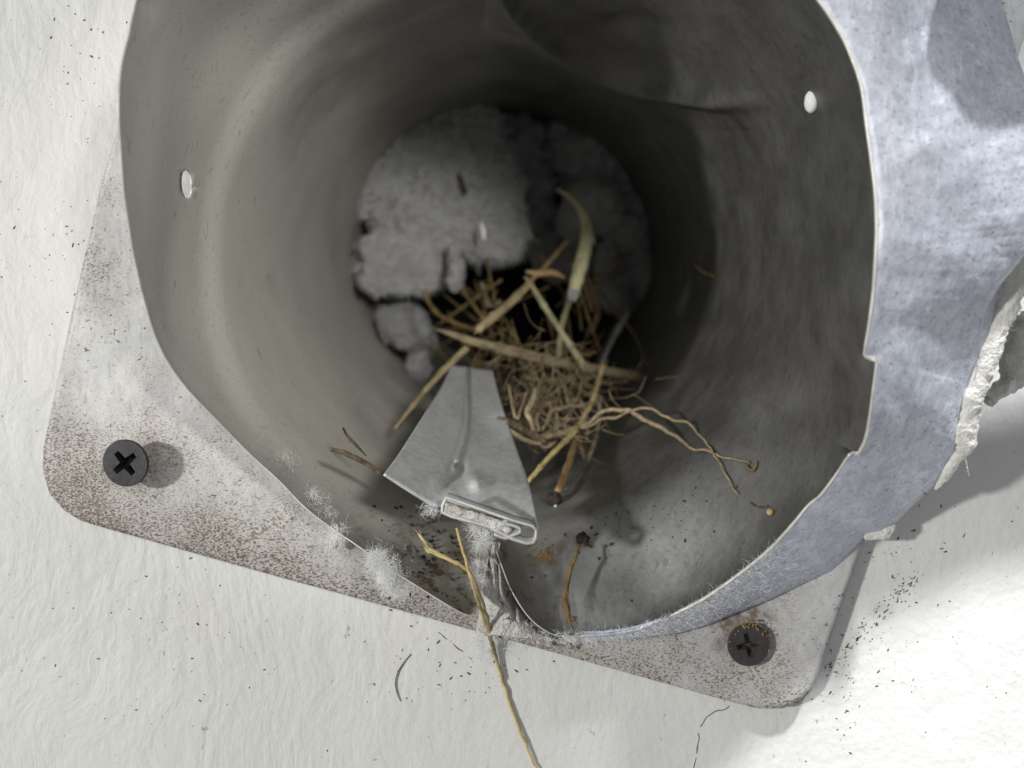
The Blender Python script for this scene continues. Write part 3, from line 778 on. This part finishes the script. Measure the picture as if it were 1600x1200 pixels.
pale = thing('straw_stem', 'fat pale yellow stem with a cut lower end hanging before the lint', 'straw', 'dry grass stems in the duct')
stem('stalk', '', [(872, 296, -118), (893, 308, -110), (908, 326, -102), (917, 350, -96), (916, 378, -90), (908, 412, -84), (896, 456, -78)], [7, 10, 13, 17, 21, 23, 19], M_pale, sd=7, ridges=0.02, parent=pale, seg=12)
stem('cut_end', '', [(897, 455, -78), (895, 462, -77.5), (893, 470, -77)], [20, 19, 13], M_lint, parent=pale, ridges=0.0, seg=12, n=6)
stem('straw_stem', 'thin brown stem curving from the squarish lint tuft to the thick stem', [(664, 452, -98), (670, 472, -94), (684, 490, -88), (705, 502, -80), (735, 513, -70), (752, 520, -64)], [6, 6, 7, 7, 6, 5], M_amber, sd=8)
stem('straw_stem', 'thin brown stem rising from the thick stem to the drop shaped lint', [(722, 452, -100), (735, 470, -90), (755, 498, -74)], [6, 6, 5], M_amber, sd=9)
stem('straw_stem', 'forked olive straw behind the slanting broad one', [(752, 440, -96), (758, 462, -90), (765, 478, -84), (776, 476, -80), (782, 470, -78)], [5, 6, 9, 5, 2], M_olive, sd=10)
stem('seed_husk', 'orange brown husk lying level at the top of the slanting straw', [(822, 424, -74), (840, 428, -74), (862, 426, -76), (882, 434, -78)], [5, 11, 11, 4], M_amber, 'husk', None, sd=11)
stem('straw_stem', 'thin reddish stem arching down the right side of the nest', [(935, 452, -112), (962, 486, -104), (985, 514, -98), (1002, 545, -94), (1008, 575, -92), (1000, 592, -92)], [6, 6, 6, 5, 4, 3], M_brown, sd=12)
stem('straw_stem', 'wispy grey fibre bundle joining the reddish stem', [(982, 488, -100), (970, 508, -98), (955, 535, -94), (943, 562, -90), (932, 598, -84)], [5, 10, 7, 6, 4], M_lint, sd=13)
stem('straw_stem', 'dim brown stem between the pale stem and the reddish arch', [(917, 435, -118), (930, 465, -116), (934, 490, -114), (926, 515, -112)], [9, 9, 8, 4], M_amber, sd=14)
stem('straw_stem', 'slim yellow straw rising to the right of the root crown', [(942, 570, -62), (934, 600, -58), (924, 628, -54), (905, 662, -46)], [6, 7, 8, 7], M_gold, sd=15)
stem('straw_stem', 'golden straw leaning down left to the right edge of the flap', [(912, 660, -44), (890, 682, -38), (862, 710, -32), (832, 744, -24), (822, 756, -22)], [8, 9, 8, 7, 6], M_gold, sd=16)
stem('straw_stem', 'tan stem going straight down right of the root crown', [(937, 625, -56), (936, 650, -52), (930, 685, -46), (919, 718, -40)], [6, 7, 7, 5], M_root, sd=17)
stem('straw_stem', 'dark bent stem left of the straight tan one', [(903, 672, -50), (905, 690, -48), (912, 708, -46), (914, 722, -45)], [7, 9, 6, 3], M_brown, sd=18)
# roots
stem('root', 'wavy pale root, the lower of the pair reaching over the right duct floor', [(908, 666, -40), (922, 660, -36), (934, 648, -34), (945, 642, -32), (965, 640, -30), (985, 643, -28), (1005, 655, -25), (1025, 664, -22), (1045, 675, -18), (1065, 688, -14), (1083, 702, -10), (1104, 703, -7), (1125, 713, -5), (1150, 718, -3), (1172, 722, -2)],
     [6, 6, 6, 6, 7, 7, 7, 7, 6, 6, 5, 5, 4, 3, 2], M_root, 'root', 'wavy roots from the nest', wob=3, sd=20, seg=7, rest=0.9)
stem('root', 'thinner wavy pale root, the upper of the pair, ending by the amber seed', [(906, 667, -40), (920, 666, -37), (934, 658, -35), (950, 653, -33), (962, 653, -31), (975, 646, -29), (990, 641, -27), (1012, 637, -24), (1028, 643, -22), (1036, 650, -20), (1052, 656, -18), (1076, 661, -14), (1088, 674, -11), (1108, 698, -8), (1122, 720, -4), (1138, 750, 1), (1152, 772, 4)],
     [5, 5, 5, 5, 5, 5, 5, 5, 5, 5, 5, 5, 4, 4, 3, 3, 1.5], M_root, 'root', 'wavy roots from the nest', wob=3, sd=21, seg=7, rest=0.9)
stem('root', 'short dark thread curling on the duct floor left of the amber seed', [(1172, 785, 7), (1180, 791, 8), (1192, 792, 8.5), (1200, 790, 9)], [3, 3, 3, 2], M_twig, 'root', 'wavy roots from the nest', sd=22, rest=0.4)
stem('root', 'tiny brown hooked root on the right duct wall', [(1168, 726, -3), (1171, 733, -2), (1177, 734, -2), (1181, 728, -2), (1182, 720, -3)], [4, 5, 5, 5, 3], M_brown, 'root', None, sd=23, rest=0.5)
stem('root', 'tiny orange root tip high on the dark right wall', [(1085, 412, -62), (1098, 424, -58), (1108, 428, -56), (1115, 432, -55)], [3, 4, 6, 3], M_amber, 'root', None, sd=24, rest=0.5)
# root crown: one clump with several arms
crown = thing('root_tangle', 'knotted grey brown root crown above the tip of the flap', 'root')
stem('root_stub', '', [(778, 654, -26), (795, 660, -27), (815, 670, -28), (838, 684, -30), (858, 692, -31)], [8, 12, 13, 13, 8], M_twig, parent=crown, sd=30, wob=3)
stem('root_stub', '', [(782, 662, -26), (802, 676, -27), (825, 690, -28), (846, 694, -30)], [5, 7, 8, 6], M_root, parent=crown, sd=31, wob=3)
for k, (pts, w, mt) in enumerate((
    ([(836, 606, -40), (834, 620, -38), (828, 634, -35), (823, 645, -32), (829, 658, -31), (834, 674, -30)], [6, 10, 10, 9, 9, 8], M_root),
    ([(844, 614, -40), (838, 630, -37), (831, 646, -34), (832, 660, -32), (837, 676, -31)], [4, 6, 6, 6, 6], M_twig),
    ([(890, 634, -44), (872, 640, -42), (862, 642, -40), (855, 656, -37), (846, 672, -34)], [4, 8, 8, 7, 6], M_root),
    ([(842, 646, -36), (838, 652, -35), (838, 660, -33), (842, 668, -33), (840, 674, -32)], [4, 5, 5, 6, 4], M_root),
    ([(905, 667, -41), (885, 674, -39), (865, 680, -36), (842, 684, -33)], [8, 9, 9, 9], M_root),
    ([(892, 655, -44), (876, 664, -41), (860, 674, -38), (844, 682, -34)], [4, 5, 6, 5], M_root),
    ([(868, 690, -35), (858, 696, -33), (848, 697, -32), (838, 690, -31)], [4, 8, 9, 5], M_root),
    ([(795, 600, -40), (798, 622, -36), (803, 645, -32), (808, 655, -30), (816, 630, -38), (824, 612, -42)], [4, 5, 5, 6, 4, 3], M_root),
    ([(880, 600, -52), (884, 616, -50), (890, 634, -46), (912, 632, -46), (925, 628, -48)], [4, 5, 6, 5, 4], M_root),
    ([(870, 645, -40), (869, 660, -38), (866, 676, -36)], [4, 4, 4], M_root))):
    stem('root_arm', '', pts, w, mt, parent=crown, sd=40 + k, wob=2, seg=7)
# seed heads
def seed_head(px, py, h, r, pts, w, m1, label, sd):
    t = thing('dried_seedpod', label, 'seed head', 'seed heads on the duct floor')
    V, Fc = [], []; ball(P(px, py, mm(h)), r * S(mm(h)), V, Fc, 18, 12, 0.5, (1, 1, 1), sd)
    obj('bead', V, Fc, M_bead, t)
    stem('stalk', '', pts, w, m1, parent=t, sd=sd, wob=2, rest=0.6)
    return t
t = seed_head(866, 781, surf(866, 781) + 2.6, 12, [(905, 672, -50), (896, 700, -42), (885, 735, -30), (876, 758, -22), (871, 768, -19)], [8, 11, 12, 13, 11], M_amber, 'dark round seed head on a thick tan stalk coming down from the nest', 2)
V, Fc = [], []; ball(P(868, 791, mm(surf(866, 781) + 4.2)), mm(0.3), V, Fc, 8, 6); obj('white_fleck', V, Fc, M_fibre, t)
t = seed_head(911, 842, surf(911, 842) + 1.0, 10, [(907, 852, 1), (898, 872, 3), (889, 898, 4), (884, 925, 5), (884, 948, 6), (889, 966, 7)], [6, 7, 8, 10, 13, 8], M_brown, 'brown knobbed seed head with a curved stalk standing at the bottom of the duct', 4)
V, Fc = [], []; ball(P(891, 967, mm(surf(891, 967) + .5)), mm(0.5), V, Fc, 8, 6, .4); obj('pale_chip', V, Fc, M_straw, t)
V, Fc = [], []; ball(P(1203, 800, mm(surf(1203, 800) + .5)), mm(0.55), V, Fc, 14, 10, .15); tag(obj('seed', V, Fc, M_gold), 'shiny amber seed at the end of the upper wavy root', 'seed')
# husk tuft
V, Fc = [], []; rnd = random.Random(5)
for k in range(90):
    p = P(852 + rnd.gauss(0, 9), 868 + rnd.gauss(0, 9), mm(surf(852, 868) + .6)); strand(V, Fc, p, Vector((rnd.gauss(0, 1), -0.8, rnd.gauss(0, 1))).normalized(), mm(rnd.uniform(.6, 1.7)), mm(.11), rnd, 3, .4)
ball(P(852, 868, mm(surf(852, 868) + .2)), mm(0.7), V, Fc, 12, 8, .8, (1, .7, 1))
tag(obj('husk_tuft', V, Fc, M_amber), 'rusty brown bristly husk on the duct floor right of the seam', 'husk')
# twigs on the left floor
t = stem('twig', 'dark brown split twig on the left duct floor by the flap', [(516, 701, 3), (532, 706, 2.5), (555, 715, 1.5), (578, 728, 0), (598, 742, -1)], [6, 9, 9, 8, 5], M_twig, 'twig', 'twigs on the left duct floor', wob=2, sd=60, rest=0.6)
stem('twig', 'very thin dark twig just above the split one', [(536, 668, -5), (542, 680, -5), (556, 695, -5), (572, 712, -5)], [3, 5, 5, 2], M_dark, 'twig', 'twigs on the left duct floor', sd=61, rest=0.4)
stem('twig', 'short dark twig stuck to the largest lint clump', [(716, 272, -112), (722, 286, -111), (727, 303, -110)], [5, 7, 7], M_dark, 'twig', None, sd=62)
stem('lint_flake', 'tiny white flake on the lower part of the largest lint clump', [(752, 348, -106), (755, 360, -105), (756, 374, -105)], [5, 8, 5], M_fibre, 'lint', None, sd=63)
# long golden straw in front
t = thing('long_straw', 'long golden split straw hanging out of the duct over the wall', 'straw')
stem('strand', '', [(713, 825, 12), (720, 850, 11.5), (730, 884, 11.5), (742, 922, 11.5), (752, 955, 7), (764, 992, 2.2), (780, 1045, .6), (797, 1100, .45), (816, 1150, .6), (840, 1206, .6)], [4, 5, 5, 6, 6, 6, 6, 5, 5, 4], M_gold, parent=t, sd=70, wob=2)
stem('strand', '', [(735, 895, 11.5), (746, 922, 12), (757, 950, 8.5), (763, 975, 4.2), (772, 1015, 1.5), (786, 1062, .7)], [4, 6, 6, 6, 5, 3], M_straw, parent=t, sd=71, wob=2)
stem('straw_stem', 'crooked short straw meeting the long golden straw from the left', [(654, 834, 6), (664, 848, 7), (668, 858, 8), (690, 868, 9.5), (710, 878, 10.5), (734, 893, 11.5)], [4, 5, 8, 8, 6, 4], M_gold, sd=72, wob=3)
# hair on the wall
stem('hair', 'curved dark hair lying on the white wall below the plate', [(642, 1022, .15), (632, 1034, .2), (622, 1050, .22), (618, 1068, .22), (621, 1084, .2), (626, 1096, .15)], [1.0, 1.5, 1.8, 1.8, 1.6, 1.0], M_dark, 'hair', None, seg=6)

# fine fibre tangle in the nest (uncountable)
V, Fc = [], []; rnd = random.Random(8)
for k in range(130):
    a = rnd.random()
    x = rnd.gauss(840, 55); y = rnd.gauss(600, 34); h = -62 + (y - 560) * 0.22 + rnd.uniform(-14, 4)
    ang_ = rnd.gauss(0.5, 0.9); L = rnd.uniform(25, 85); w = rnd.uniform(0.6, 1.4)
    pts = []
    cx_, cy_ = x, y
    for i in range(7):
        pts.append(P(cx_, cy_, mm(h + i * .4))); ang_ += rnd.gauss(0, .22); cx_ += math.cos(ang_) * L / 6; cy_ += math.sin(ang_) * L / 6
    sweep(pts, [w * S(mm(h)) / 2] * 7, 4, 1.0, V, Fc)
o = obj('nest_fibres', V, Fc, M_straw)
V, Fc = [], []
for k in range(130):
    x = rnd.gauss(850, 42); y = rnd.gauss(615, 36); h = -50 + (y - 600) * 0.18 + rnd.uniform(-6, 8)
    ang_ = rnd.gauss(0.9, 1.0); L = rnd.uniform(14, 70); w = rnd.uniform(0.8, 1.7); pts = []
    cx_, cy_ = x, y
    for i in range(9):
        pts.append(P(cx_, cy_, mm(h + i * .3))); ang_ += rnd.gauss(0, .2); cx_ += math.cos(ang_) * L / 8; cy_ += math.sin(ang_) * L / 8
    sweep(pts, [w * S(mm(h)) / 2 * (1 - .06 * q) for q in range(9)], 4, 1.0, V, Fc)
o2 = obj('root_fibres', V, Fc, M_root); o2['kind'] = 'stuff'; o2['label'] = 'pale hair roots around the root tangle'; o['kind'] = 'stuff'; o['label'] = 'tangle of fine root fibres in the nest'
V, Fc = [], []
for k in range(48):
    x = rnd.uniform(690, 960); y = rnd.uniform(440, 640); h = rnd.uniform(-125, -82)
    ang_ = rnd.choice((0.9, 1.2, 2.2, -0.4)) + rnd.gauss(0, .25); L = rnd.uniform(50, 130); w = rnd.uniform(2, 5)
    pts = [P(x + math.cos(ang_) * L * (i / 5 - .5), y + math.sin(ang_) * L * (i / 5 - .5), mm(h + i)) for i in range(6)]
    sweep(pts, [w * S(mm(h)) / 2] * 6, 5, .8, V, Fc)
o = obj('nest_grass', V, Fc, M_brown); o['kind'] = 'stuff'; o['label'] = 'dim mass of dry grass behind the front stems'

# ------------------------------------------------------------------ lint tufts on the torn edges
def tuft(label, spots, n, L, dirv, matl=M_fibre, w=0.035, core=None, sd=1, curl=.45):
    V, Fc = [], []; rnd = random.Random(sd)
    for k in range(int(n * 2.2)):
        x, y, h, sp = rnd.choice(spots)
        p = P(x + rnd.gauss(0, sp), y + rnd.gauss(0, sp), mm(h + abs(rnd.gauss(0, .3))))
        d = (Vector(dirv) + Vector((rnd.gauss(0, .8), rnd.gauss(0, .35), rnd.gauss(0, .8)))).normalized()
        strand(V, Fc, p, d, mm(L) * 0.95 * rnd.uniform(.25, 1.4), mm(w) * .5, rnd, 8, curl * 1.7)
    o = obj('lint_tuft', V, Fc, matl)
    if core:
        for (x, y, h, r) in core:
            bv, bf = [], []; ball(P(x, y, mm(h)), r * S(mm(h)), bv, bf, 16, 11, .7, (1, .35, 1), sd + x)
            obj('wad', bv, bf, matl, o)
    return tag(o, label, 'lint', 'white lint tufts on the torn metal edges')
tuft('thick white lint wad overlapping the lower left pipe edge and plate', [(600, 890, 10, 12), (615, 912, 8, 10), (590, 872, 10, 7), (625, 918, 8, 8)], 2200, 1.9, (-.3, -.3, -.5), core=[(604, 898, 7.5, 16), (616, 914, 6.5, 12)], sd=3)
tuft('wispy lint tuft with a brown seed on the lower left plate', [(524, 828, 7, 6), (520, 840, 4, 6)], 130, 3.2, (-.2, -.2, -1), sd=4, curl=.25)
V, Fc = [], []; ball(P(523, 850, mm(3)), mm(0.9), V, Fc, 14, 10, .3, (.7, .6, 1.1)); tag(obj('seed', V, Fc, M_amber), 'brown seed caught in the wispy tuft on the lower left plate', 'seed')
tuft('blue white frayed tuft on the left pipe edge below the screw', [(498, 785, 7, 7), (512, 800, 7, 7), (488, 772, 7, 4)], 110, 1.4, (.1, -.5, .8), matl=M_lfibre, sd=5)
tuft('faint fuzzy spot on the left pipe floor', [(452, 722, 5, 8), (446, 715, 5, 5)], 50, 0.9, (.1, -.6, .5), matl=M_lfibre, sd=6)
tuft('shaggy white lint pulled down from the folded seam', [(758, 828, 12, 9), (764, 838, 10, 5), (745, 822, 13, 6), (752, 850, 8, 4), (750, 880, 9, 4), (750, 905, 11, 4)], 620, 2.6, (-.5, -.2, -.7), core=[(760, 829, 12.5, 7)], sd=7)
tuft('lint fringe tip under the left half of the flap edge', [(668, 795, 13, 6), (680, 797, 13, 5)], 90, 1.5, (-.6, -.1, -.7), sd=8)
tuft('small grey lint tuft on the wall below the plate beside the long straw', [(750, 1012, 3, 5), (752, 1025, 2, 6), (748, 1000, 3, 4)], 330, 2.0, (-.1, -.2, .7), matl=M_fibre, sd=9)
# fringe on the right bottom edge (uncountable)
V, Fc = [], []; rnd = random.Random(21)
edge = [(x, y, h) for x, y, h in rim if 870 < x < 1215 and y > 840]
for k in range(3200):
    x, y, h = rnd.choice(edge); q = rnd.random() ** 2
    X, Y, H = outer_at(pol(x, y)); t = rnd.random() ** 1.6 * .8
    p = P(x + (X - x) * t + rnd.gauss(0, 3), y + (Y - y) * t + rnd.gauss(0, 3), mm(h + (H - h) * t + .2))
    strand(V, Fc, p, Vector((rnd.gauss(0, .8), -0.5, rnd.gauss(.35, .7))).normalized(), mm(rnd.uniform(.4, 1.7)), mm(.022), rnd, 5, .5)
for k in range(420):
    x = rnd.uniform(770, 930); y = 985 + (x - 770) * .06 + rnd.gauss(0, 10)
    strand(V, Fc, P(x, y, mm(3.2)), Vector((rnd.gauss(0, .7), -.5, rnd.gauss(-.2, .8))).normalized(), mm(rnd.uniform(.7, 2.4)), mm(.03), rnd, 4, .5)
o = obj('lint_fringe', V, Fc, M_fibre); o['kind'] = 'stuff'; o['label'] = 'white lint fibres along the lower right pipe edge'

# ------------------------------------------------------------------ dirt crumbs
V, Fc = [], []; rnd = random.Random(31)
def crumb(p, r, sx, ang_):
    base = len(V); c, s = math.cos(ang_), math.sin(ang_)
    for k in range(6):
        th = 2 * math.pi * k / 6; a = r * sx * math.cos(th) * rnd.uniform(.6, 1.2); b_ = r * math.sin(th) * rnd.uniform(.5, 1.2)
        V.append(p + Vector((a * c - b_ * s, -mm(.02), a * s + b_ * c)))
    V.append(p + Vector((0, -r * .5 - mm(.03), 0)))
    for k in range(6): Fc.append((base + 6, base + k, base + (k + 1) % 6))
def on_plate(x, y):
    ins = False; j = len(pl) - 1
    for i in range(len(pl)):
        if (pl[i][1] > y) != (pl[j][1] > y) and x < (pl[j][0] - pl[i][0]) * (y - pl[i][1]) / (pl[j][1] - pl[i][1]) + pl[i][0]: ins = not ins
        j = i
    return ins
cl_ = [(1330, 1030, 60, 40), (1420, 930, 70, 60), (1400, 850, 50, 40), (1325, 1090, 8, 60), (120, 370, 60, 40), (130, 80, 50, 60), (300, 960, 90, 50), (680, 1010, 120, 40), (1480, 1000, 120, 120), (750, 1060, 60, 20), (60, 530, 60, 200), (300, 1100, 200, 70)]
k = 0
while k < 620:
    cx_, cy_, sx_, sy_ = rnd.choice(cl_); x, y = rnd.gauss(cx_, sx_), rnd.gauss(cy_, sy_)
    if on_plate(x, y) or math.hypot(x - 784, y - 401) < 560: 
        k += 1; continue
    crumb(P(x, y, 0.0), mm(rnd.choice((.05, .06, .08, .14)) * rnd.uniform(.6, 1.3)), rnd.uniform(1, 3.2), rnd.uniform(-.6, 1.4)); k += 1
# the dirty scratch running up right from the plate corner
for k in range(170):
    t = rnd.random(); x = 1295 + t * 140 + rnd.gauss(0, 6); y = 1048 - t * 150 + rnd.gauss(0, 9)
    crumb(P(x, y, 0.0), mm(rnd.uniform(.04, .14)), rnd.uniform(1.2, 3.5), R(rnd.gauss(40, 18)))
o = obj('wall_grit', V, Fc, M_dark, smooth=False); o['kind'] = 'stuff'; o['label'] = 'dark dirt specks on the white wall'
V, Fc = [], []
for k in range(150):
    x = rnd.gauss(690, 45); y = rnd.gauss(850, 45); 
    if y > 940 or x > 745: continue
    h = mm(surf(x, y))
    crumb(P(x, y, h + mm(.1)), mm(rnd.choice((.1, .12, .2, .3, .45)) * rnd.uniform(.6, 1.2)), rnd.uniform(1, 1.8), rnd.uniform(0, 3))
for k in range(110):
    x = rnd.gauss(960, 90); y = rnd.gauss(810, 60); r_ = math.hypot(x - 780, y - 400)
    if r_ < 340: continue
    h = mm(surf(x, y))
    crumb(P(x, y, h + mm(.1)), mm(rnd.choice((.1, .15, .25)) * rnd.uniform(.6, 1.2)), rnd.uniform(1, 2), rnd.uniform(0, 3))
o = obj('duct_grit', V, Fc, M_dark, smooth=False); o['kind'] = 'stuff'; o['label'] = 'dark debris crumbs on the duct floor'
# paint cracks
for pts, lab in (([(1140, 1103), (1128, 1110), (1116, 1113), (1104, 1122), (1098, 1130), (1092, 1142), (1091, 1160), (1088, 1180), (1084, 1204)], 'branching hairline crack in the wall paint below the right plate corner'),
                 ([(685, 988), (702, 1002), (720, 1015), (737, 1030)], 'short hairline crack in the paint left of the small grey tuft')):
    stem('paint_crack', lab, [(x, y, 0.02) for x, y in pts], [1.2] + [1.3] * (len(pts) - 2) + [1], M_dark, 'crack', None, wob=3, seg=5, flat=.3, sd=80 + pts[0][0])
